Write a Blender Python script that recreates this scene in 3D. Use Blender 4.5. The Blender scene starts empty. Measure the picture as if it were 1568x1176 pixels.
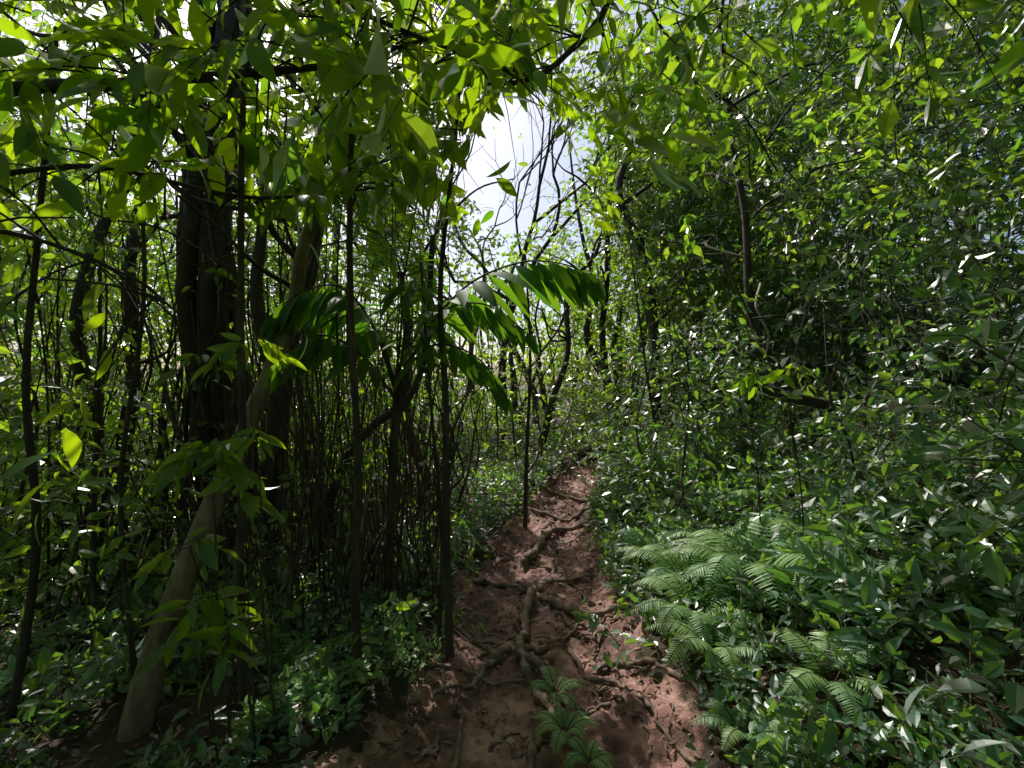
import bpy, math, numpy as np
from mathutils import Vector
rng=np.random.default_rng(11)
S=bpy.context.scene
# ---------------------------------------------------------------- noise / terrain
_perm=np.random.default_rng(3).random((256,256))
def vn(x,y):
    x=np.asarray(x,float);y=np.asarray(y,float)
    xi=np.floor(x).astype(int);yi=np.floor(y).astype(int)
    fx=x-xi;fy=y-yi
    fx=fx*fx*(3-2*fx);fy=fy*fy*(3-2*fy)
    g=lambda a,b:_perm[a&255,b&255]
    return (g(xi,yi)*(1-fx)*(1-fy)+g(xi+1,yi)*fx*(1-fy)+g(xi,yi+1)*(1-fx)*fy+g(xi+1,yi+1)*fx*fy)*2-1
def fbm(x,y,o=4):
    r=0;a=1;f=1
    for i in range(o):
        r=r+a*vn(x*f+17*i,y*f+31*i);a*=.5;f*=2.03
    return r
def xc(y): return np.interp(y,[-20,0,2,3.6,5.3,7,9,12,30],[-.3,0,.08,.2,.54,1.12,2.3,4.4,18])
def hw(y): return np.interp(y,[-5,2,3.6,5.3,7],[.8,.78,.58,.37,.30])
def H(x,y):
    x=np.asarray(x,float);y=np.asarray(y,float)
    d=x-xc(y);w=hw(y)
    z=.085*np.clip(y-4,0,12)
    r=np.clip(d-w,0,50);l=np.clip(-d-w,0,50)
    z=z+np.where(r<3,.42*r,1.26+.2*(r-3))*np.exp(-r/60)
    z=z+.10*np.exp(-((l-.25)/.22)**2)*(l>0)-.10*np.clip(l-.4,0,9)
    off=np.clip(np.abs(d)-w,0,1)
    z=z+fbm(x*1.3,y*1.3,3)*(.03+.05*off)
    return z
def Hpath(x,y):
    d=np.abs(x-xc(y))/hw(y)
    q=(y+.35*vn(x*2.2,y*.7))/.85;fq=q-np.floor(q)
    st=.05*(np.floor(q)+np.clip(fq*5,0,1)-1)-.05*y/.85
    b=.040*fbm(x*3,y*3,3)+.020*np.abs(fbm(x*11+5,y*11,3))+.012*fbm(x*30,y*30,2)
    return H(x,y)+b+st-.08*(1-np.clip(d,0,1)**3)+.03-.16*np.clip(d-1.0,0,1)
# ---------------------------------------------------------------- mesh accumulation
class Acc:
    def __init__(s): s.v=[];s.t=[];s.q=[];s.r=[];s.n=0
    def add(s,v,tris=None,quads=None,rnd=0.0):
        v=np.asarray(v,float).reshape(-1,3)
        if len(v)==0:return
        s.v.append(v)
        if tris is not None and len(tris): s.t.append(np.asarray(tris).reshape(-1,3)+s.n)
        if quads is not None and len(quads): s.q.append(np.asarray(quads).reshape(-1,4)+s.n)
        s.r.append(np.broadcast_to(np.asarray(rnd,float),(len(v),)))
        s.n+=len(v)
    def build(s,name,mat,smooth=False,parent=None):
        v=np.concatenate(s.v);r=np.concatenate(s.r)
        t=np.concatenate(s.t) if s.t else np.zeros((0,3),int)
        q=np.concatenate(s.q) if s.q else np.zeros((0,4),int)
        me=bpy.data.meshes.new(name)
        me.vertices.add(len(v));me.vertices.foreach_set("co",v.astype(np.float32).ravel())
        li=np.concatenate([t.ravel(),q.ravel()]).astype(np.int32)
        me.loops.add(len(li));me.loops.foreach_set("vertex_index",li)
        ls=np.concatenate([np.arange(len(t))*3,len(t)*3+np.arange(len(q))*4]).astype(np.int32)
        me.polygons.add(len(ls));me.polygons.foreach_set("loop_start",ls)
        me.polygons.foreach_set("use_smooth",np.full(len(ls),smooth))
        me.update(calc_edges=True)
        a=me.attributes.new("rnd",'FLOAT','POINT');a.data.foreach_set("value",r.astype(np.float32))
        me.materials.append(mat)
        o=bpy.data.objects.new(name,me);S.collection.objects.link(o)
        if parent:o.parent=parent
        return o
def empty(name):
    e=bpy.data.objects.new(name,None);S.collection.objects.link(e);return e
def nrm(a):
    a=np.asarray(a,float);return a/(np.linalg.norm(a,axis=-1,keepdims=True)+1e-9)
def spline(P,k=6):
    P=np.asarray(P,float)
    if len(P)<3:
        return P[0]+(P[-1]-P[0])*np.linspace(0,1,k+1)[:,None]
    Q=np.vstack([2*P[0]-P[1],P,2*P[-1]-P[-2]]);out=[]
    for i in range(1,len(Q)-2):
        t=np.linspace(0,1,k,endpoint=False)[:,None]
        a,b,c,d=Q[i-1],Q[i],Q[i+1],Q[i+2]
        out.append(.5*((2*b)+(-a+c)*t+(2*a-5*b+4*c-d)*t*t+(-a+3*b-3*c+d)*t**3))
    out.append(P[-1:]);return np.vstack(out)
def tube(A,P,r0,r1,sides=6,rough=0.0,rnd=None,rad=None):
    P=np.asarray(P,float);n=len(P)
    T=nrm(np.gradient(P,axis=0))
    ref=np.array([.31,.23,.92]) if abs(T[:,2]).mean()<.7 else np.array([.9,.38,.1])
    U=nrm(np.cross(T,ref));V=np.cross(T,U)
    R=np.linspace(r0,r1,n) if rad is None else rad
    an=np.arange(sides)*2*math.pi/sides
    rr=R[:,None]*(1+rough*rng.standard_normal((n,sides)))
    v=P[:,None]+rr[...,None]*(np.cos(an)[None,:,None]*U[:,None]+np.sin(an)[None,:,None]*V[:,None])
    i=np.arange(n-1)[:,None]*sides;j=np.arange(sides)[None];k=(j+1)%sides
    q=np.stack([i+j,i+k,i+sides+k,i+sides+j],-1).reshape(-1,4)
    A.add(v.reshape(-1,3),quads=q,rnd=rng.random() if rnd is None else rnd)
# ---------------------------------------------------------------- leaves
def template(ts,ws,fold,droop):
    m=len(ts);X=[];Y=[];Z1=[];Z2=[]
    for t in ts: X.append(t);Y.append(0);Z1.append(-droop*t*t);Z2.append(0)
    for sgn in(1,-1):
        for t,w in zip(ts[1:-1],ws): X.append(t);Y.append(sgn*w*.5);Z1.append(-droop*t*t);Z2.append(fold*w)
    k=m-2;tri=[];qd=[]
    for s,o in((0,m),(1,m+k)):
        a=[0,1,o];b=[m-2,m-1,o+k-1]
        tri+= [a if s==0 else a[::-1], b if s==0 else b[::-1]]
        for i in range(k-1):
            c=[i+1,i+2,o+i+1,o+i];qd.append(c if s==0 else c[::-1])
    return np.array(X),np.array(Y),np.array(Z1),np.array(Z2),np.array(tri),np.array(qd).reshape(-1,4)
T_LO=template([0,.48,1],[1],.18,.12)
T_MD=template([0,.3,.68,1],[.95,.80],.16,.16)
T_HI=template([0,.08,.22,.42,.62,.8,.92,1],[.12,.7,1,.92,.6,.28],.14,.28)
T_PIN=template([0,.1,.4,.75,1],[.8,1,.6],.10,.22)
def put_leaves(A,pos,d,n,L,W,T,rnd):
    if len(pos)==0:return
    X=nrm(d);Y=nrm(np.cross(n,X));Z=np.cross(X,Y)
    tx,ty,z1,z2,tri,qd=T;k=len(tx);N=len(pos)
    L=np.broadcast_to(L,(N,));W=np.broadcast_to(W,(N,))
    v=pos[:,None]+X[:,None]*(tx[None,:,None]*L[:,None,None])+Y[:,None]*(ty[None,:,None]*W[:,None,None])\
      +Z[:,None]*((z1[None]*L[:,None]+z2[None]*W[:,None])[...,None])
    base=(np.arange(N)*k)[:,None,None]
    A.add(v.reshape(-1,3),tris=(tri[None]+base).reshape(-1,3),quads=(qd[None]+base).reshape(-1,4) if len(qd) else None,rnd=np.repeat(rnd,k))
# sun
EL=math.radians(49);AZ=math.radians(-30)
SUN=np.array([math.sin(AZ)*math.cos(EL),math.cos(AZ)*math.cos(EL),math.sin(EL)])
# gaps in the crown through which sunlight reaches (x,y,z,radius)
SHAFTS=[(1.5,2.9,.45,.44),(1.9,2.6,.6,.24),(.64,2.85,0,.19),(.60,2.2,0,.19),(.78,2.5,0,.08),(.2,4.1,0,.12),(.45,4.9,.1,.16),(-.38,2.75,0,.08),(.2,2.4,0,.03),(.62,3.4,.0,.07),(1.1,2.4,.3,.15),(1.0,2.9,.25,.2),
 (-1.2,1.8,1.25,.28),(-1.2,1.8,.6,.28),(-1.3,2.2,1.65,.25),(-.9,2.15,.1,.2),(-.56,2.7,.05,.16),(1.15,3.2,.3,.25),(1.0,4.2,.6,.3),
 (-.1,3.1,2.3,.35),(.35,3.1,2.4,.35),(1.9,6,4.6,1.3),(2.2,5,2.6,.9),(1.2,7.5,2.2,1.0),(2.8,5.5,3.6,.9),(1.6,4.3,1.3,.4),(2.6,3.4,2.2,.35),(3.2,4.2,4,.8),
 (-2.6,3.2,3.2,.4),(-1.6,2.4,3.0,.3),(-1.2,5.,1.0,.5),(-2.8,4.6,.3,.4),(0.2,9,1.8,1.4),(-2.5,8,1.5,1.1),(-5,7,1.5,1.0),(3.4,4.5,1.6,.4),(3.2,3.2,1.0,.25),(-.2,6.5,1.,.6),(2.2,2.6,1.3,.25),(-3,2.9,1.2,.25),
 (-3.6,4.2,2.2,.4),(-2.2,3.4,2.2,.25),(-4.6,4.2,1.6,.5),(-3.4,3.2,3.8,.4),(2.3,3.0,3.2,.3),(1.3,5.2,4.2,.6),(-1.8,3.6,.3,.25),(2.6,2.2,1.1,.15),(1.3,2.1,.4,.15),(-1.0,3.0,1.9,.2),(-1.75,2.35,.45,.14),(-1.62,2.75,1.3,.12),(-.4,2.2,3.2,.2)]
LT0=np.array([-1.84,2.15,-.35]);LT1=np.array([-1.46,3.0,2.02])
def keep(P):
    k=np.ones(len(P),bool)
    for (x,y,z,r) in SHAFTS:
        q=P-np.array([x,y,z]);t=q@SUN
        dd=np.linalg.norm(q-t[:,None]*SUN,axis=1)
        k&=~((t>.3)&(dd<.07+r*(.95+.4*rng.random(len(P)))))
    k&=np.linalg.norm((P-np.array([0,0,1.6])),axis=1)>1.25
    d=P[:,0]-xc(P[:,1])
    k&=~((np.abs(d)<hw(P[:,1])*.95)&(P[:,2]<2.3)&(P[:,2]>.25)&(P[:,1]<6.2))
    v=LT1-LT0;t=np.clip(((P-LT0)@v)/(v@v),.12,1);k&=~((np.linalg.norm(P-LT0-t[:,None]*v-np.array([.12,-.15,0]),axis=1)<.33)&(rng.random(len(P))<.93))
    # space taken by the palm crown and the open air in front of it
    k&=~((P[:,0]>-1.75)&(P[:,0]<.85)&(P[:,1]>1.2)&(P[:,1]<3.9)&(P[:,2]>1.15)&(P[:,2]<1.75+.30*P[:,1])&(rng.random(len(P))<.97))
    # opening in the canopy above the trail
    ax=0;az=1.6+.49*P[:,1]
    rr=np.sqrt(((P[:,0]-ax)/(.155*P[:,1]+.05))**2+((P[:,2]-az)/(.155*P[:,1]+.05))**2)
    k&=~((P[:,1]>1.6)&(rr<1+.5*vn(P[:,0]*2.1/np.maximum(P[:,1],1)*4,P[:,2]*1.3))&(rng.random(len(P))<.98))
    return k
def sprays(A,B,base,d,L,nl,ll,lw,T,sag=.35,flat=.7,twig=.004,jit=.3,cull=True):
    n=len(base);d=nrm(d)
    if n==0:return
    L=np.broadcast_to(L,(n,))
    side=nrm(np.cross(d,np.array([0,0,1.])+.35*rng.standard_normal((n,3))))
    up=np.cross(side,d)
    P=[];D=[];N=[];R=[];LL=[]
    sr=rng.random(n)
    for i in range(nl):
        t=(i+1)/nl*np.ones(n)+.06*rng.standard_normal(n);t=np.clip(t,.08,1)
        p=base+d*(L*t)[:,None];p[:,2]-=sag*L*t*t
        sg=1 if i%2 else -1
        if i==nl-1: dd=d+.15*rng.standard_normal((n,3))
        else: dd=d*.5+side*sg*.8+jit*rng.standard_normal((n,3))
        dd[:,2]-=sag*.9
        nn=nrm(up+np.array([0,0,.6]))+(1-flat)*1.4*rng.standard_normal((n,3))
        P.append(p);D.append(dd);N.append(nn);R.append(np.clip(sr*.6+.42*rng.random(n),0,1))
        LL.append(ll*(.45+.95*rng.random(n)))
    P=np.vstack(P);D=np.vstack(D);N=np.vstack(N);R=np.concatenate(R);LL=np.concatenate(LL)
    if cull:
        k=keep(P+nrm(D)*LL[:,None]*.5);P,D,N,R,LL=P[k],D[k],N[k],R[k],LL[k]
    put_leaves(A,P,D,N,LL,LL*lw*(.8+.4*rng.random(len(LL))),T,R)
    if B is not None and twig>0:
        kb=keep(base) if cull else np.ones(n,bool)
        b=base[kb];dd=d[kb];l=L[kb];m=len(b)
        if m==0:return
        s=side[kb];u=up[kb];rings=[]
        for t,rr in((-.25,1.3),(.45,.9),(1,.4)):
            c=b+dd*(l*t)[:,None];c[:,2]-=sag*l*t*abs(t)
            for a in range(3):
                an=a*2.094
                rings.append(c+(math.cos(an)*s+math.sin(an)*u)*twig*rr)
        v=np.stack(rings,1)
        q=[]
        for g in range(2):
            for a in range(3):
                q.append([g*3+a,g*3+(a+1)%3,g*3+3+(a+1)%3,g*3+3+a])
        q=np.array(q)[None]+(np.arange(m)*9)[:,None,None]
        B.add(v.reshape(-1,3),quads=q.reshape(-1,4),rnd=.5)
def region(n,box,fn):
    lo=np.array(box[0]);hi=np.array(box[1])
    P=lo+(hi-lo)*rng.random((n,3))
    return P[rng.random(n)<fn(P)]
def clusters(A,B,C,ns,cr,sl,nl,ll,lw,T,**kw):
    n=len(C)
    if n==0:return
    off=rng.standard_normal((n,ns,3));off/=np.linalg.norm(off,axis=2,keepdims=True)
    off[...,2]=off[...,2]*.8+.15
    rad=cr*rng.random((n,ns,1))**.5
    base=(C[:,None]+off*rad).reshape(-1,3)
    d=(off+.5*rng.standard_normal((n,ns,3))).reshape(-1,3)
    g=H(base[:,0],base[:,1]);base[:,2]=np.maximum(base[:,2],g+.05)
    d[:,2]=np.where(base[:,2]<g+.4,np.abs(d[:,2])+.3,d[:,2])
    sprays(A,B,base,d,sl*(.6+.8*rng.random(len(base))),nl,ll,lw,T,**kw)
# ---------------------------------------------------------------- materials
def newmat(name):
    m=bpy.data.materials.new(name);m.use_nodes=True
    nt=m.node_tree;nt.nodes.clear();return m,nt,nt.nodes,nt.links
def leafmat(name,cols,trans=(.30,.50,.03),tmix=.4,rough=.33,spec=.12):
    m,nt,N,L=newmat(name)
    out=N.new('ShaderNodeOutputMaterial');mix=N.new('ShaderNodeMixShader');mix.inputs[0].default_value=tmix
    p=N.new('ShaderNodeBsdfDiffuse');t=N.new('ShaderNodeBsdfTranslucent');g=N.new('ShaderNodeBsdfGlossy');m2=N.new('ShaderNodeMixShader')
    at=N.new('ShaderNodeAttribute');at.attribute_name='rnd'
    cr=N.new('ShaderNodeValToRGB');e=cr.color_ramp.elements
    for i,(pos,c) in enumerate(cols):
        el=e[i] if i<2 else e.new(pos)
        el.position=pos;el.color=(*c,1)
    L.new(at.outputs['Fac'],cr.inputs[0]);L.new(cr.outputs[0],p.inputs['Color'])
    g.inputs['Roughness'].default_value=rough
    fr=N.new('ShaderNodeLayerWeight');fr.inputs['Blend'].default_value=.22
    ml=N.new('ShaderNodeMath');ml.operation='MULTIPLY_ADD';ml.inputs[2].default_value=.035*spec/.12
    L.new(fr.outputs['Fresnel'],ml.inputs[0]);ml.use_clamp=True
    ml.inputs[1].default_value=.5*spec/.12
    tm=N.new('ShaderNodeMix');tm.data_type='RGBA';tm.blend_type='MIX'
    tm.inputs[6].default_value=(trans[0]*.25,trans[1]*.5,trans[2],1);tm.inputs[7].default_value=(*trans,1)
    L.new(at.outputs['Fac'],tm.inputs[0]);L.new(tm.outputs[2],t.inputs['Color'])
    L.new(p.outputs[0],mix.inputs[1]);L.new(t.outputs[0],mix.inputs[2])
    L.new(ml.outputs[0],m2.inputs[0]);L.new(mix.outputs[0],m2.inputs[1]);L.new(g.outputs[0],m2.inputs[2])
    L.new(m2.outputs[0],out.inputs[0])
    return m
def roughmat(name,c1,c2,c3,scale=8,rough=(.6,.95),bump=.6,bscale=30,stretch=(1,1,1),bd=.02):
    m,nt,N,L=newmat(name)
    out=N.new('ShaderNodeOutputMaterial');p=N.new('ShaderNodeBsdfPrincipled');L.new(p.outputs[0],out.inputs[0])
    tc=N.new('ShaderNodeTexCoord');mp=N.new('ShaderNodeMapping');mp.inputs['Scale'].default_value=stretch
    L.new(tc.outputs['Object'],mp.inputs[0])
    n1=N.new('ShaderNodeTexNoise');n1.inputs['Scale'].default_value=scale;n1.inputs['Detail'].default_value=5;n1.inputs['Roughness'].default_value=.65
    L.new(mp.outputs[0],n1.inputs['Vector'])
    cr=N.new('ShaderNodeValToRGB');e=cr.color_ramp.elements
    e[0].position=.32;e[0].color=(*c1,1);e[1].position=.7;e[1].color=(*c3,1);x=e.new(.5);x.color=(*c2,1)
    L.new(n1.outputs[0],cr.inputs[0]);L.new(cr.outputs[0],p.inputs['Base Color'])
    n2=N.new('ShaderNodeTexNoise');n2.inputs['Scale'].default_value=bscale;n2.inputs['Detail'].default_value=5;n2.inputs['Roughness'].default_value=.7
    L.new(mp.outputs[0],n2.inputs['Vector'])
    mr=N.new('ShaderNodeMapRange');mr.inputs[1].default_value=.35;mr.inputs[2].default_value=.65;mr.inputs[3].default_value=rough[0];mr.inputs[4].default_value=rough[1]
    L.new(n1.outputs[0],mr.inputs[0]);L.new(mr.outputs[0],p.inputs['Roughness'])
    bp=N.new('ShaderNodeBump');bp.inputs['Strength'].default_value=bump;bp.inputs['Distance'].default_value=bd
    L.new(n2.outputs[0],bp.inputs['Height']);L.new(bp.outputs[0],p.inputs['Normal'])
    return m
G1=[(0,(.018,.060,.030)),(1,(.18,.22,.03)),(.45,(.035,.105,.032)),(.8,(.08,.16,.032))]
M_leaf=leafmat('leaf_green',G1,trans=(.70,.96,.03),spec=.17,rough=.38,tmix=.52)
M_leafB=leafmat('leaf_broad',[(0,(.014,.046,.024)),(1,(.05,.12,.02)),(.6,(.022,.075,.025))],trans=(.74,.97,.01),tmix=.55,rough=.3)
M_leafR=leafmat('leaf_glossy_bluegreen',[(0,(.020,.072,.055)),(1,(.15,.20,.035)),(.5,(.032,.11,.065)),(.88,(.07,.16,.05))],trans=(.56,.88,.05),tmix=.40,rough=.42,spec=.28)
M_fern=leafmat('fern_green',[(0,(.11,.25,.09)),(1,(.28,.42,.17))],trans=(.70,.95,.18),tmix=.42,rough=.45,spec=.12)
M_palm=leafmat('palm_green',[(0,(.022,.070,.020)),(1,(.06,.12,.025))],trans=(.40,.72,.02),tmix=.38,rough=.55,spec=.05)
M_dead=leafmat('dead_leaf_brown',[(0,(.06,.03,.02)),(1,(.38,.22,.13)),(.6,(.19,.095,.06))],trans=(.3,.12,.04),tmix=.15,rough=.5)
M_bark=roughmat('bark_dark',(.020,.014,.010),(.055,.042,.030),(.12,.10,.07),scale=14,bscale=45,stretch=(1,1,.25))
M_moss=roughmat('bark_mossy',(.06,.045,.025),(.20,.155,.09),(.34,.28,.20),scale=9,bscale=50,stretch=(1,1,.4))
M_pole=roughmat('bark_sapling',(.022,.018,.012),(.07,.052,.032),(.17,.14,.10),scale=11,bscale=70,stretch=(1,1,.3))
M_root=roughmat('root_bark',(.07,.045,.035),(.20,.135,.105),(.42,.31,.25),scale=12,bscale=60)
M_path=roughmat('red_brown_soil',(.065,.028,.023),(.25,.118,.096),(.62,.39,.34),scale=3.2,bscale=42,rough=(.35,.9),bump=.85,bd=.025)
M_ground=roughmat('forest_floor',(.02,.014,.009),(.055,.035,.022),(.10,.065,.04),scale=6,bscale=30,bump=1,bd=.04)
M_twig=roughmat('twig_brown',(.03,.022,.015),(.06,.05,.03),(.10,.08,.05),scale=10)
M_pale=roughmat('bark_pale',(.18,.16,.12),(.32,.29,.22),(.42,.38,.3),scale=15)
# ---------------------------------------------------------------- ground + path
def axis(lo,c0,c1,hi,step,g=1.16):
    a=list(np.arange(c0,c1,step));s=step;x=c0
    while x>lo: s*=g;x-=s;a.insert(0,x)
    s=step;x=a[-1]
    while x<hi: s*=g;x+=s;a.append(x)
    return np.array(a)
gx=axis(-300,-4,5,300,.05);gy=axis(-300,.4,10,300,.05)
X,Y=np.meshgrid(gx,gy)
d=np.abs(X-xc(Y))/hw(Y)
Z=H(X,Y)+.02*fbm(X*7,Y*7,3)-.17*np.clip((1.0-d)*3,0,1)*(Y<13)*(Y>-5)
A=Acc();ny,nx=X.shape
i=np.arange(ny-1)[:,None]*nx+np.arange(nx-1)[None]
A.add(np.stack([X,Y,Z],-1),quads=np.stack([i,i+1,i+nx+1,i+nx],-1).reshape(-1,4));A.build('ground',M_ground,True)
yy=np.concatenate([np.arange(-4,1.2,.1),np.arange(1.2,6,.014),np.arange(6,12.5,.04)]);uu=np.linspace(-1.18,1.18,110)
Yp=np.repeat(yy[:,None],110,1);Xp=xc(Yp)+uu[None]*hw(Yp);Zp=Hpath(Xp,Yp)
A=Acc();i=np.arange(len(yy)-1)[:,None]*110+np.arange(109)[None]
A.add(np.stack([Xp,Yp,Zp],-1),quads=np.stack([i,i+1,i+111,i+110],-1).reshape(-1,4));A.build('dirt_path',M_path,True)
# ---------------------------------------------------------------- roots
A=Acc()
def root(pts,r0,r1,lift=.3):
    P=np.array([[x,y,0] for x,y in pts],float);P=spline(P,9)
    P[:,:2]+=.008*rng.standard_normal((len(P),2))
    P[:,2]=Hpath(P[:,0],P[:,1])
    P[:,2]=np.convolve(np.pad(P[:,2],3,'edge'),np.ones(7)/7,'valid')+lift*r0+.012*np.sin(np.arange(len(P))*.6)
    P[0,2]-=.06;P[-1,2]-=.05
    n=len(P);rad=np.linspace(r0,r1,n)*(1+.18*np.sin(np.arange(n)*.9+rng.random()*6))
    tube(A,P,0,0,9,.07,rad=rad)
root([(.16,3.62),(.10,3.3),(.09,3.08),(.04,2.77),(.17,2.58),(.25,2.44),(.3,2.3)],.036,.020,1.3)
root([(.10,3.7),(.22,3.5),(.38,3.28),(.52,3.2),(.78,3.2),(.95,3.35)],.028,.020,1.3)
root([(.05,2.82),(.2,2.86),(.35,2.98),(.5,3.1)],.020,.011,1.3)
root([(-.01,2.8),(-.12,2.66),(-.22,2.48),(-.42,2.4)],.020,.009,1.1)
root([(.06,2.7),(.12,2.5),(.2,2.3),(.12,2.1),(.08,1.9),(.1,1.5)],.024,.014,1.1)
root([(.1,4.1),(.22,4.3),(.32,4.6),(.5,4.85),(.85,4.95)],.042,.026,1.2)
root([(-.3,3.6),(-.1,3.7),(.15,3.66),(.4,3.85),(.7,3.9)],.020,.014,1.1)
root([(.5,2.7),(.7,2.66),(.85,2.5),(.95,2.1)],.020,.012,1)
root([(-.45,3.0),(-.25,2.9),(-.08,2.98),(.08,3.1)],.015,.008,1)
root([(.35,2.9),(.45,2.6),(.62,2.4),(.7,2.1),(.85,1.8)],.014,.008,1)
root([(-.5,2.6),(-.3,2.62),(-.1,2.5),(.1,2.52)],.012,.007,1)
root([(.0,5.2),(.3,5.3),(.6,5.2),(.9,5.35)],.03,.02,.9)
root([(.3,5.9),(.6,6.0),(1.0,5.9)],.03,.02,.9)
for k in range(80):
    y0=rng.uniform(1.8,6);x0=xc(y0)+rng.uniform(-1,1)*hw(y0);a=rng.uniform(0,6.28);pts=[(x0,y0)]
    for j in range(rng.integers(3,6)):
        a+=rng.normal()*.5;pts.append((pts[-1][0]+.12*math.cos(a),pts[-1][1]+.12*math.sin(a)))
    root(pts,rng.uniform(.004,.013),.003,.8)
A.build('exposed_tree_roots',M_root,True)
A=Acc();P=spline([(-.262,1.75,.06),(-.24,2.0,.045),(-.25,2.3,.05)],6);P[:,2]=Hpath(P[:,0],P[:,1])+.03;tube(A,P,.016,.01,7,.06)
A.build('fallen_stick',M_root,True)
# ---------------------------------------------------------------- trees
LB=Acc();LT=Acc()
def wander(p0,p1,n,w):
    p0=np.array(p0,float);p1=np.array(p1,float)
    P=p0+(p1-p0)*np.linspace(0,1,n)[:,None];o=rng.standard_normal((n,3))*w;o[0]=0;o[-1]*=.5
    return spline(P+o,5)
def single(name,pts,r0,r1,mat,sides=10,rough=.04,k=8):
    A=Acc();P=spline(pts,k);tube(A,P,r0,r1,sides,rough);return A.build(name,mat,True)
single('leaning_tree',[(-1.84,2.15,-.35),(-1.78,2.25,.2),(-1.70,2.5,.8),(-1.62,2.75,1.3),(-1.46,3.0,2.02),(-1.4,3.1,2.6),(-1.1,3.2,3.4)],.074,.034,M_moss,12)
E=empty('strangler_fig_tree');A=Acc()
for k in range(9):
    a=k*.7;r=.17
    P=[(-3.05+r*math.cos(a+z*.5)*(1.5 if z<.4 else 1)+.1*math.sin(z*1.3),4.7+r*math.sin(a+z*.5)*(1.5 if z<.4 else 1),z-.4) for z in np.linspace(0,6.4,12)]
    P=np.array(P)+rng.standard_normal((12,3))*.03
    tube(A,spline(P,5),rng.uniform(.07,.12),.05,8,.08)
for k in range(14):
    z=rng.uniform(2.5,5.5);a=rng.uniform(0,6.28);l=rng.uniform(1.2,2.6)
    tube(A,wander((-3.05,4.7,z),(-3.05+l*math.cos(a),4.7+l*math.sin(a),z+l*rng.uniform(.2,.9)),5,.12),.045,.012,6,.05)
for k in range(36):
    x=-3.05+rng.normal()*.5;y=4.5+rng.normal()*.35;tube(A,wander((x,y,-.5),(x*.6-3.05*.4,y*.6+4.7*.4,rng.uniform(1.6,3.2)),6,.06),rng.uniform(.008,.03),.008,6,.05)
A.build('trunk_and_limbs',M_bark,True,E)
E=empty('dark_forked_tree');A=Acc()
tube(A,spline([(-2.25,4.1,-.4),(-2.2,4.1,.4),(-2.1,4.05,1.1),(-1.98,4.0,1.9),(-1.8,4,2.5),(-1.75,4.1,3.6),(-1.6,4.2,5)]),.12,.05,10,.07)
tube(A,spline([(-2.05,4.02,1.5),(-2.3,4.1,2.4),(-2.35,4.3,3.4),(-2.6,4.4,5)]),.07,.03,8,.06)
for k in range(8):
    z=rng.uniform(2.2,4.6);a=rng.uniform(0,6.28);l=rng.uniform(.8,1.7)
    tube(A,wander((-1.8,4.05,z),(-1.8+l*math.cos(a),4.05+l*math.sin(a),z+l*.5),5,.08),.03,.008,6,.05)
A.build('trunk_and_limbs',M_bark,True,E)
single('arching_tree',[(-1.75,4.0,-.3),(-1.65,4.0,.4),(-1.45,4,.95),(-1.2,4,1.25),(-.95,4.1,1.45),(-.8,4.2,1.9),(-.75,4.3,3.0)],.05,.025,M_bark)
for pts,r0,r1,m in [
 ([(-.80,2.38,-.1),(-.82,2.38,.6),(-.81,2.39,1.2),(-.85,2.4,2),(-.85,2.4,2.8),(-.8,2.45,4)],.024,.012,M_pole),
 ([(-1.28,2.2,-.15),(-1.32,2.2,.6),(-1.30,2.2,1.2),(-1.34,2.25,2),(-1.36,2.3,3),(-1.3,2.3,4)],.022,.012,M_pole),
 ([(-.37,2.72,-.05),(-.39,2.72,.7),(-.40,2.75,1.5),(-.44,2.8,2.2),(-.38,2.9,3),(-.3,3,4)],.026,.009,M_bark),
 ([(-.46,2.85,-.05),(-.44,2.85,.7),(-.52,2.9,1.5),(-.6,3,2.4)],.014,.007,M_bark),
 ([(.14,4.9,0),(.16,4.9,.9),(.2,5,1.9),(.15,5,3)],.026,.01,M_bark),
 ([(-2.45,2.2,-.2),(-2.3,2.2,.8),(-2.35,2.2,1.6),(-2.4,2.3,2.3),(-2.3,2.3,3.4)],.020,.012,M_bark),
 ([(-2.05,2.5,-.2),(-2.15,2.5,1),(-2.1,2.6,2.2),(-2.2,2.6,3.6)],.014,.01,M_pole),
 ([(-1.05,3.0,-.1),(-1.0,3.0,1),(-1.12,3.1,2.2),(-1.0,3.2,4)],.014,.008,M_pole)]:
    single('sapling_tree',pts,r0,r1,m,8,.05)
for (x,y,h,l,r) in [(-4.6,5.2,6,.8,.09),(-1.0,6.4,6,-1.5,.08),(.5,8.6,6,1.6,.07),(-3.6,7.5,7,.6,.13),(2.6,8.0,6.5,-.6,.11),(3.2,5.2,5,-.8,.06),(-6,6,6,1.0,.12),(1.9,9.5,7,.3,.09)]:
    E=empty('forest_tree');A=Acc();g=float(H(x,y));p1=(x+l,y+rng.normal()*.4,g+h);P=wander((x,y,g-.2),p1,7,.12);tube(A,P,r,r*.35,9,.06)
    for k in range(7):
        q=P[rng.integers(len(P)//3,len(P))];a=rng.uniform(0,6.28);m=rng.uniform(.8,1.8)
        tube(A,wander(q,q+np.array([m*math.cos(a),m*math.sin(a),m*.6]),5,.1),r*.35,.008,6,.05)
    A.build('trunk_and_limbs',M_bark,True,E)
A=Acc()
for k in range(500):
    y=rng.uniform(3.2,13)
    x=rng.uniform(-1.15*y-.5,xc(y)-hw(y)-.15) if rng.random()<.8 else rng.uniform(xc(y)+hw(y)+.5,xc(y)+5)
    g=float(H(x,y));h=rng.uniform(1.2,5.0);l=rng.normal()*.45;l2=rng.normal()*.4
    if abs(x)<.2*y: h=min(h,1+.25*y)
    tube(A,wander((x,y,g-.05),(x+l,y+l2,g+h),6,.05+.02*h/2),rng.choice([.006,.008,.011,.014,.02]),.004,5,.03)
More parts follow.
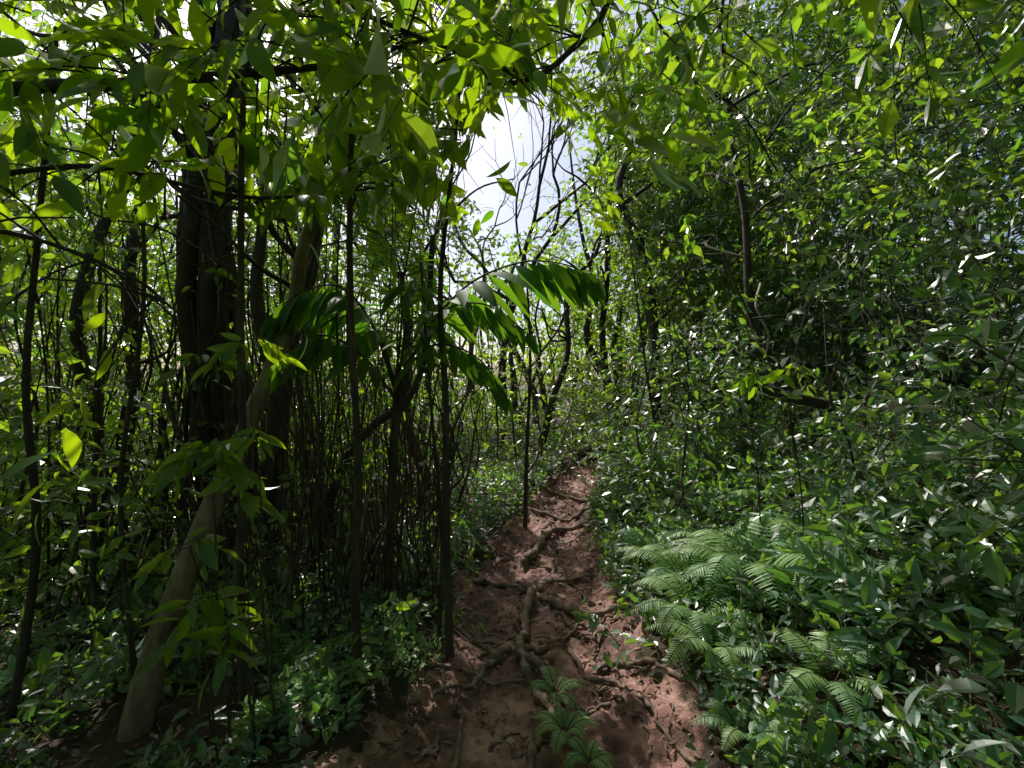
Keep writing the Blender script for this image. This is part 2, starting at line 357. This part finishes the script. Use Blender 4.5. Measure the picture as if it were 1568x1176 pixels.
for k in range(190):
    y=rng.uniform(2.7,5.2);x=rng.uniform(-2.2,-.45)-(y-2.7)*.1;g=float(H(x,y));h=rng.uniform(.7,1.9)
    tube(A,wander((x,y,g-.05),(x+rng.normal()*.2,y+rng.normal()*.2,g+h),5,.03),rng.choice([.004,.006,.009]),.003,5,.03)
A.build('thicket_stems',M_pole,True)
A=Acc()
for k in range(80):
    y=rng.uniform(2.2,8);x=rng.uniform(-1.1*y,1.1*y);z=rng.uniform(1.6,4.2)
    a=rng.uniform(-.6,.6)+rng.choice([0,3.14]);l=rng.uniform(.6,2.6)
    e=(x+l*math.cos(a),y+l*math.sin(a)*.5,z+rng.uniform(-.4,1.2)*l)
    P=wander((x,y,z),e,6,.07)
    if np.linalg.norm(P-np.array([0,0,1.6]),axis=1).min()>1.5 and (np.abs(P[:,0]).min()>.5): tube(A,P,rng.uniform(.003,.009),.002,5,.03)
tube(A,spline([(1.9,4.2,2.9),(2.1,4.1,2.3),(2.22,4.1,2.05),(2.3,4.1,1.7)]),.012,.007,6,.03)
tube(A,spline([(.9,3.0,4.1),(1.2,3.0,3.6),(1.5,3.0,3.4),(1.75,3.0,3.0)]),.01,.006,6,.03)
A.build('liana_vines',M_twig,True)
single('bare_pale_branch',[(2.35,4.3,2.55),(2.2,4.1,2.3),(2.28,4.05,2.05),(2.26,4.05,1.85)],.014,.007,M_pale,7)
single('bare_pale_branch',[(3.4,3.0,2.25),(3.1,3.0,2.38),(2.85,3.0,2.45),(2.6,3.1,2.44)],.012,.006,M_pale,7)
single('dead_log',[(2.75,4.0,1.42),(2.35,3.9,1.5),(2.0,3.9,1.62)],.05,.035,M_bark,9,.1)
def limb(name,pts,r0,r1,ns,ll=.18):
    A=Acc();P=spline(pts,8);tube(A,P,r0,r1,9,.06)
    idx=rng.integers(len(P)//5,len(P),ns)
    base=P[idx];D=rng.standard_normal((ns,3));D[:,2]=D[:,2]*.5-.1
    e=base+nrm(D)*(.15+.3*rng.random((ns,1)))
    for b,q in zip(base,e): tube(A,np.array([b,(b+q)/2+[0,0,.02],q]),.006,.003,5)
    A.build(name,M_bark,True)
    sprays(LB,LT,e,D,.35,8,ll,.33,T_HI,sag=.8,flat=.5,twig=.003)
limb('overhanging_branch',[(-3.0,2.1,2.75),(-2.3,2.0,2.88),(-1.7,2.0,2.92),(-1.2,2.05,3.0),(-.8,2.1,3.08),(-.3,2.2,3.3)],.035,.008,34)
limb('overhanging_branch',[(-2.6,2.2,2.6),(-2.0,2.2,2.65),(-1.4,2.3,2.55),(-1.0,2.4,2.6),(-.6,2.5,2.7)],.014,.005,24)
limb('overhanging_branch',[(.7,2.4,4.2),(.50,2.4,3.6),(.30,2.4,3.35),(.12,2.45,3.25),(-.1,2.5,3.25),(-.5,2.6,3.3)],.022,.006,14,.16)
limb('overhanging_branch',[(-1.4,1.9,3.6),(-.8,2.0,3.3),(-.3,2.1,3.15),(.05,2.2,3.1)],.016,.005,24,.17)
limb('overhanging_branch',[(-2.6,1.7,2.2),(-2.0,1.8,2.2),(-1.6,1.9,2.05),(-1.4,1.9,1.9)],.012,.005,12,.15)
# ---------------------------------------------------------------- canopy broad leaves near upper-left
def f1(P): 
    x,y,z=P.T;return ((z>2.35+.12*y)&(y>1.4)&(x<.25+.05*y))*np.clip(.30+.95*vn(x*1.3+z,y*1.3),.02,1)
C=region(700,((-5,1.2,2.2),(1.0,5.5,5.2)),f1)
clusters(LB,LT,C,7,.35,.34,8,.155,.34,T_HI,sag=.65,flat=.5)
LB.build('canopy_broad_leaves',M_leafB,True);LT.build('canopy_twigs',M_twig)
LA=Acc();LW=Acc()
def f2(P):
    x,y,z=P.T
    return np.clip(.28+1.1*vn(x*.7+z*.6,y*.7-z*.3),.0,1)*(z>3.2)*np.where((x<0)&(y>3)&(y<10),.65,1)
C=region(2600,((-11,1.5,3.2),(7,13,9)),f2)
clusters(LA,LW,C,8,.5,.4,6,.16,.45,T_LO,sag=.5,flat=.45,twig=.005)
# unseen forest overhead and behind the camera, added to cut sky fill
C=region(700,((-7,-7,3.2),(7,1.5,6)),lambda P:np.clip(.6+.8*vn(P[:,0]*.8,P[:,1]*.8),.15,1))
clusters(LA,LW,C,7,.5,.45,5,.24,.5,T_LO,sag=.4,flat=.6,twig=0)
C=region(1100,((-10,-10,0),(10,1.0,4.5)),lambda P:(np.hypot(P[:,0],P[:,1])>4.2)*np.clip(.6+.8*vn(P[:,0]*.8,P[:,1]*.8+P[:,2]),.1,1))
clusters(LA,LW,C,7,.6,.5,5,.28,.5,T_LO,sag=.4,flat=.5,twig=0)
def f3(P):
    x,y,z=P.T;d=x-xc(y);g=H(x,y)
    return ((d<-hw(y)-.25)&(y>2.3)&(x<-.2*y)&(z>g))*np.clip(.4+.8*vn(x*1.2+z,y*1.2+z*.6),.05,1)*np.interp(z-g,[0,.5,1.5,3,4],[.6,.4,.6,.8,.7])
C=region(5200,((-9,2.2,-.8),(.3,9,4.4)),f3)
cd=np.hypot(C[:,0],C[:,1])
clusters(LA,LW,C[cd<4.5],8,.33,.3,6,.085,.46,T_MD,sag=.5,flat=.45,twig=.003)
clusters(LA,LW,C[cd>=4.5],9,.38,.3,6,.11,.48,T_LO,sag=.5,flat=.45,twig=.004)
LA.build('mid_forest_foliage',M_leaf);LW.build('mid_forest_twigs',M_twig)
# ---------------------------------------------------------------- right wall of foliage
RA=Acc();RW=Acc();RU=Acc()
def f4(P):
    x,y,z=P.T;d=x-xc(y)-hw(y);h=z-H(x,y)
    top=np.interp(d,[-.2,0,.35,.8,1.2,1.6],[.15,.45,.9,1.6,3.4,9])
    ov=(z>3.0)&(d>-.7)
    ins=((d>-.05)&(h<top)&(h>0))|ov
    depth=np.clip(np.interp(top-h,[0,1.5,5],[1,1,.45]),.3,1)
    depth=np.maximum(depth,.9*(h<1.2)*(h>0))
    return ins*depth*np.clip(.45+.75*vn(x*1.1+z*.8,y*1.1-z*.9),.08,1)*(np.hypot(x,y)>1.75)
C=region(8800,((.5,.6,0),(8,10.5,8)),f4)
cd=np.hypot(C[:,0],C[:,1])
k=~((np.hypot(C[:,0]-1.5,C[:,1]-2.85)<.7)&(C[:,2]<1.4))&~((C[:,1]<3)&(C[:,0]<2.0)&(C[:,2]<.9)&(rng.random(len(C))<.5))
up=(C[:,2]>2.2+.25*C[:,0]+.8*vn(C[:,0]*.9,C[:,1]*.9))&(C[:,0]<4.2)
clusters(RA,RW,C[(cd<5)&k&~up],10,.32,.25,7,.078,.48,T_MD,sag=.45,flat=.5,twig=.0028)
clusters(RA,RW,C[(cd>=5)&~up],9,.4,.3,6,.11,.5,T_LO,sag=.45,flat=.5,twig=.004)
clusters(RU,RW,C[(cd<5)&up],9,.34,.28,7,.10,.44,T_MD,sag=.5,flat=.45,twig=.003)
clusters(RU,RW,C[(cd>=5)&up],9,.4,.3,6,.12,.48,T_LO,sag=.5,flat=.45,twig=.004)
def f5(P):
    x,y,z=P.T;g=H(x,y)
    return (z>g)*np.clip(.45+.8*vn(x*.9+z*.8,y*.9-z*.6),.08,1)*np.interp(z-g,[0,3,7],[1,.85,.5])
C=region(3200,((-6,6.6,0),(6,11,6)),f5)
C=C[~((np.abs(C[:,0]-xc(C[:,1]))<.5)&(C[:,1]<7.6))]
clusters(RU,RW,C,9,.4,.3,6,.10,.48,T_LO,sag=.45,flat=.5,twig=.004)
RA.build('hillside_shrub_foliage',M_leafR);RU.build('trailside_tree_foliage',M_leaf);RW.build('hillside_shrub_twigs',M_twig)
# ---------------------------------------------------------------- distant forest
A=Acc();B=Acc()
def f6(P):
    x,y,z=P.T;r=np.hypot(x,y);g=H(x,y)
    top=8+2.5*vn(x*.35,y*.35)+np.where(x>2,5,0)-np.where(np.abs(x)<3,1.5,0)
    return (z>g-.2)*(z<top)*(r>9.5)*(r<21)*np.clip(.55+.7*vn(x*.5+z*.5,y*.5-z*.4),.12,1)*np.interp(z-g,[0,4,9],[1,.8,.5])
C=region(13000,((-20,-1,-1.5),(20,21,12)),f6)
C=C[(C[:,1]>7.5)|(np.abs(C[:,0])>9)]
clusters(A,B,C,7,.8,.5,5,.24,.5,T_LO,sag=.4,flat=.4,twig=0)
A.build('distant_forest_foliage',M_leaf)
A=Acc()
for k in range(110):
    y=rng.uniform(9,22);x=rng.uniform(-1.2*y,1.1*y);g=float(H(x,y));h=rng.uniform(5,10)
    if abs(x)<.2*y: h=.32*y
    tube(A,wander((x,y,g-.2),(x+rng.normal()*.9,y,g+h),7,.12),rng.uniform(.03,.13),.02,6,.04)
A.build('distant_forest_trunks',M_bark,True)
def grow(A,tips,p,d,l,r,lev):
    p=np.array(p,float);n=4;P=[p]
    for i in range(n):
        d=nrm(d+rng.standard_normal(3)*.15+np.array([0,0,.03]));P.append(P[-1]+d*l/n)
    P=np.array(P);tube(A,P,r,r*.65,6 if lev<3 else 4,.03)
    if lev>=5: tips.append((P[-1],d));return
    for j in range(2 if lev<1 else rng.integers(2,4)):
        ax=nrm(rng.standard_normal(3));ax=nrm(ax-d*(ax@d))
        grow(A,tips,P[-1 if j<2 else 2],nrm(d+ax*rng.uniform(.45,.85)),l*rng.uniform(.66,.86),r*.62,lev+1)
for (x,y,z,l) in [(-.9,12.5,.6,3.0),(1.0,13.5,.8,3.2),(-.2,10.0,.5,2.6),(.6,11.5,.6,2.9)]:
    E=empty('sparse_branched_tree');A=Acc();tips=[]
    grow(A,tips,(x,y,z),(0,0,1),l,.10,0);A.build('trunk_and_branches',M_bark,True,E)
    A2=Acc();bp=np.array([t[0] for t in tips]);bd=np.array([t[1] for t in tips])
    sel=rng.random(len(bp))<.55
    sprays(A2,None,bp[sel],bd[sel],.3,4,.12,.4,T_LO,cull=False,twig=0);A2.build('leaves',M_leaf,False,E)
# ---------------------------------------------------------------- palm
E=empty('understory_palm');A=Acc();B=Acc()
tube(A,spline([(-.87,3.2,-.1),(-.86,3.2,.5),(-.84,3.2,1.0),(-.82,3.2,1.4),(-.80,3.2,1.65)]),.036,.026,10,.06)
for k in range(4):
    a=rng.uniform(0,6.28);tube(A,spline([(-.85,3.2,1.0),(-.85+.05*math.cos(a),3.2+.05*math.sin(a),1.3),(-.82+.1*math.cos(a),3.2+.1*math.sin(a),1.75)]),.022,.008,7,.04)
for k in range(11):
    a=k*.57;r=rng.uniform(.18,.34);tube(A,spline([(-.86,3.2,rng.uniform(.4,.75)),(-.86+r*.6*math.cos(a),3.2+r*.6*math.sin(a),.35),(-.87+r*math.cos(a),3.2+r*math.sin(a),-.12)]),.011,.009,6,.04)
def frond(pts,nl,ll,lw,hang,spread=.9,T=T_HI):
    P=spline(pts,10);tube(A,P,.011,.003,6)
    n=len(P);T_=nrm(np.gradient(P,axis=0))
    for i in range(nl):
        f=.2+.8*(i+.5)/nl;ix=f*(n-1);a=int(ix);b=min(a+1,n-1);p=P[a]+(P[b]-P[a])*(ix-a);t=T_[a]
        s=nrm(np.cross(t,[0,0,1.]))
        sc=(math.sin(math.pi*min(.12+f*.8,1))**.6)
        for sg in(1,-1):
            dd=t*(.55+.5*f)+s*sg*spread+rng.standard_normal(3)*.14;dd[2]-=hang*(.7+.6*rng.random())
            nn=np.array([0,0,1.])+s*sg*.5+rng.standard_normal(3)*.28
            put_leaves(B,p[None],dd[None],nn[None],ll*sc*(.85+.3*rng.random()),lw*(.8+.4*rng.random()),T,np.array([rng.random()]))
frond([(-.80,3.2,1.55),(-.6,3.15,1.95),(-.3,3.05,2.26),(.05,3.0,2.40),(.32,2.95,2.38),(.52,2.9,2.28)],16,.42,.09,.85)
frond([(-.80,3.2,1.55),(-.62,3.1,1.9),(-.42,3.0,2.1),(-.15,2.9,2.1),(.12,2.85,1.9)],13,.32,.06,.9)
frond([(-.80,3.2,1.5),(-.65,3.0,1.75),(-.45,2.85,1.85),(-.2,2.75,1.75),(-.02,2.7,1.5)],12,.28,.05,.8)
frond([(-.82,3.2,1.55),(-.95,3.1,2.0),(-1.15,3.05,2.25),(-1.4,3,2.2),(-1.55,2.95,2.0)],13,.38,.10,.9)
frond([(-.82,3.2,1.6),(-.8,3.3,2.1),(-.85,3.4,2.5),(-.98,3.5,2.75)],22,.42,.030,.1,1.2)
frond([(-.80,3.2,1.6),(-.7,3.0,2.0),(-.6,2.7,2.2),(-.5,2.45,2.1)],12,.32,.07,.8)
frond([(-.82,3.2,1.5),(-1.0,3.0,1.8),(-1.2,2.8,1.9),(-1.35,2.6,1.7)],12,.34,.08,.9)
frond([(-.82,3.2,1.5),(-.7,3.4,2.0),(-.5,3.7,2.3),(-.3,3.9,2.2)],13,.32,.06,.6)
frond([(-.82,3.2,1.6),(-1.0,3.35,2.0),(-1.3,3.5,2.2),(-1.6,3.6,2.05)],13,.34,.07,.7)
A.build('trunk',M_pole,True,E);B.build('fronds',M_palm,True,E)
A=Acc();B=Acc()
frond([(-.93,3.0,1.0),(-.97,2.95,.7),(-1.0,2.9,.4),(-1.02,2.85,.1)],14,.3,.02,.9,.3)
A2=empty('dead_palm_frond');A.build('stalk',M_root,True,A2);B.build('leaflets',M_dead,True,A2)
# ---------------------------------------------------------------- ferns
def fern(name,x,y,n,l,z=None):
    A=Acc();B=Acc();z=float(H(x,y)) if z is None else z;E=empty(name)
    for k in range(n):
        a=k*6.283/n+rng.normal()*.25;L=l*rng.uniform(.75,1.15);c=np.array([math.cos(a),math.sin(a),0]);rise=rng.uniform(.45,.8)
        o=np.array([x,y,z])
        P=spline([o,o+c*L*.3+[0,0,L*rise*.6],o+c*L*.65+[0,0,L*rise*.75],o+c*L+[0,0,L*rise*.45]],8)
        tube(B,P,.003,.001,4);m=len(P);T_=nrm(np.gradient(P,axis=0));s=nrm(np.cross(T_,[0,0,1.]))
        K=28;f=np.linspace(.16,.99,K);ix=f*(m-1);ai=ix.astype(int);bi=np.minimum(ai+1,m-1);p=P[ai]+(P[bi]-P[ai])*(ix-ai)[:,None]
        wl=L*.24*np.sin(np.pi*np.clip(.25+f*.73,0,1))**.8+.006;r=rng.random()
        for sg in(1,-1):
            dd=s[ai]*sg+T_[ai]*.35+rng.standard_normal((K,3))*.05;dd[:,2]-=.12
            nn=np.cross(s[ai],T_[ai])+rng.standard_normal((K,3))*.1
            put_leaves(A,p,dd,nn,wl,.10*wl+.14*L/K*1.6,T_PIN,np.clip(r+.15*rng.standard_normal(K),0,1))
    A.build('fronds',M_fern,False,E);B.build('stalks',M_twig,False,E)
for x,y,n,l in [(1.5,2.85,12,.62),(1.2,3.15,9,.42),(1.78,2.55,8,.42),(1.08,2.4,8,.34),(1.4,2.0,7,.3),(2.2,2.4,8,.42),(1.1,2.75,8,.36),(1.15,3.7,8,.34),
                (.24,2.05,7,.15),(.22,2.3,7,.16),(.32,1.9,6,.13),(2.5,2.9,8,.4),(1.55,3.5,8,.38),(1.9,3.1,8,.44),(2.7,2.3,8,.36),(-.95,3.0,7,.25),(-1.2,2.5,7,.25),(1.0,1.95,7,.24),(3.2,3.6,8,.4),(2.1,4.0,8,.4)]:
    fern('fern_plant',x,y,n,l)
# ---------------------------------------------------------------- undergrowth
A=Acc();B=Acc()
n=4000;y=rng.uniform(1.2,7.5,n);d=hw(y)*.98+rng.gamma(1.6,.4,n);sd=np.where(rng.random(n)<.7,1,-1);x=xc(y)+sd*d
k=(np.hypot(x,y)>1.6)&((sd>0)|(rng.random(n)<.6))&~((sd>0)&(y>1.9)&(y<3.4)&(x<2.0)&(rng.random(n)<.45));x,y,sd=x[k],y[k],sd[k]
base=np.stack([x,y,H(x,y)],-1);D=rng.standard_normal((len(x),3))*.5;D[:,2]=1
sprays(A,B,base,D,.2*(.5+rng.random(len(x))),8,.06,.5,T_MD,sag=.35,flat=.65,twig=.002)
n=2600;y=rng.uniform(2.4,10,n);x=xc(y)-hw(y)-.15-rng.random(n)*(1.1*y+.5);base=np.stack([x,y,H(x,y)],-1);D=rng.standard_normal((n,3))*.5;D[:,2]=1
sprays(A,B,base,D,.35*(.5+rng.random(n)),7,.09,.46,T_LO,sag=.4,flat=.6,twig=.003)
n=5200;y=rng.uniform(2.0,11,n);x=xc(y)+hw(y)+.6+rng.random(n)*(1.0*y+1);base=np.stack([x,y,H(x,y)],-1);D=rng.standard_normal((n,3))*.5;D[:,2]=1
sprays(A,B,base,D,.45*(.5+rng.random(n)),7,.10,.46,T_LO,sag=.4,flat=.6,twig=.003)
n=90;y=rng.uniform(1.3,3.6,n);x=xc(y)+hw(y)+.35+rng.gamma(2,.45,n);base=np.stack([x,y,H(x,y)+.05],-1);D=rng.standard_normal((n,3))*.4;D[:,2]=1
k=np.hypot(x,y)>1.8;sprays(A,B,base[k],D[k],.4,8,.12,.34,T_HI,sag=.35,flat=.8,twig=.003)
n=60;y=rng.uniform(1.7,2.6,n);x=-rng.uniform(1.3,2.8,n);base=np.stack([x,y,H(x,y)],-1);D=rng.standard_normal((n,3))*.5;D[:,2]=1
sprays(A,B,base,D,.35,8,.10,.34,T_HI,sag=.4,flat=.7,twig=.003)
A.build('undergrowth_plants',M_leafR);B.build('undergrowth_stems',M_twig)
A=Acc();B=Acc()
def sprig(c,n,ll,up=.3):
    c=np.array(c,float);D=rng.standard_normal((n,3));D[:,2]=np.abs(D[:,2])*.3+up
    sprays(A,B,np.repeat(c[None],n,0)+rng.standard_normal((n,3))*.02,D,.12,6,ll,.32,T_HI,sag=.95,flat=.5,twig=.002,cull=False)
    g=float(H(c[0],c[1]));tube(B,wander((c[0]+.06,c[1]+.05,g),c,5,.02),.006,.003,5)
for c,n,l in [((-1.2,1.8,1.36),6,.12),((-1.12,1.85,1.22),4,.11),((-1.03,1.85,1.40),4,.10),((-1.25,1.8,.74),6,.12),((-1.1,1.8,.64),4,.12),((-1.3,1.85,.95),3,.11),((-1.42,2.2,1.75),4,.12),
              ((-1.25,2.2,1.8),4,.11),((1.75,2.8,1.7),4,.12),((1.6,3.0,1.65),4,.1)]: sprig(c,n,l)
A.build('broadleaf_seedlings',M_leafB,True);B.build('seedling_stems',M_twig)
A=Acc();B=Acc()
for cx,cy,n in[(-.95,2.05,26),(-.8,2.25,22),(-.62,2.6,26),(-.5,2.85,18),(-1.1,1.95,18)]:
    P=np.stack([cx+rng.normal(0,.1,n),cy+rng.normal(0,.1,n),np.zeros(n)],-1);P[:,2]=H(P[:,0],P[:,1]);D=rng.standard_normal((n,3))*.5;D[:,2]=.9
    sprays(A,B,P,D,.17,7,.05,.45,T_MD,sag=.3,flat=.8,twig=.0015,cull=False)
A.build('trailside_herbs',M_fern);B.build('trailside_herb_stems',M_twig)
# ---------------------------------------------------------------- litter
A=Acc()
n=8500;y=rng.uniform(1.2,8,n);x=xc(y)+rng.normal(0,1.3,n);u=np.abs(x-xc(y))/hw(y)
k=(u>.75)|(rng.random(n)<.45);x,y,u=x[k],y[k],u[k]
z=np.where(u<1.0,Hpath(x,y),np.maximum(H(x,y)+.02*fbm(x*7,y*7,3),Hpath(x,y)*(u<1.15)-9*(u>=1.15)))+.008
n=len(x);D=rng.standard_normal((n,3));D[:,2]*=.2;N_=rng.standard_normal((n,3))*.35;N_[:,2]=1
put_leaves(A,np.stack([x,y,z],-1),D,N_,rng.uniform(.015,.065,n),rng.uniform(.010,.026,n),T_MD,rng.random(n))
A.build('leaf_litter',M_dead)
# ---------------------------------------------------------------- light, sky, camera
w=bpy.data.worlds.new("World");S.world=w;w.use_nodes=True;nt=w.node_tree
bg=nt.nodes['Background'];sky=nt.nodes.new('ShaderNodeTexSky');sky.sky_type='NISHITA';sky.sun_disc=False
sky.sun_elevation=EL;sky.sun_rotation=AZ;sky.dust_density=3.0
nt.links.new(sky.outputs[0],bg.inputs[0]);bg.inputs[1].default_value=.15
l=bpy.data.lights.new('sun','SUN');l.energy=5;l.angle=math.radians(.53);l.color=(1,.95,.86)
o=bpy.data.objects.new('sun',l);S.collection.objects.link(o);o.rotation_euler=Vector(SUN).to_track_quat('Z','Y').to_euler()
c=bpy.data.cameras.new('camera');co=bpy.data.objects.new('camera',c);S.collection.objects.link(co)
co.location=(0,0,1.6);co.rotation_euler=(math.radians(90),0,0);c.lens=16;c.sensor_width=36;c.clip_end=2000;c.clip_start=.05
S.camera=co
S.view_settings.view_transform='Standard';S.view_settings.look='None';S.view_settings.exposure=0
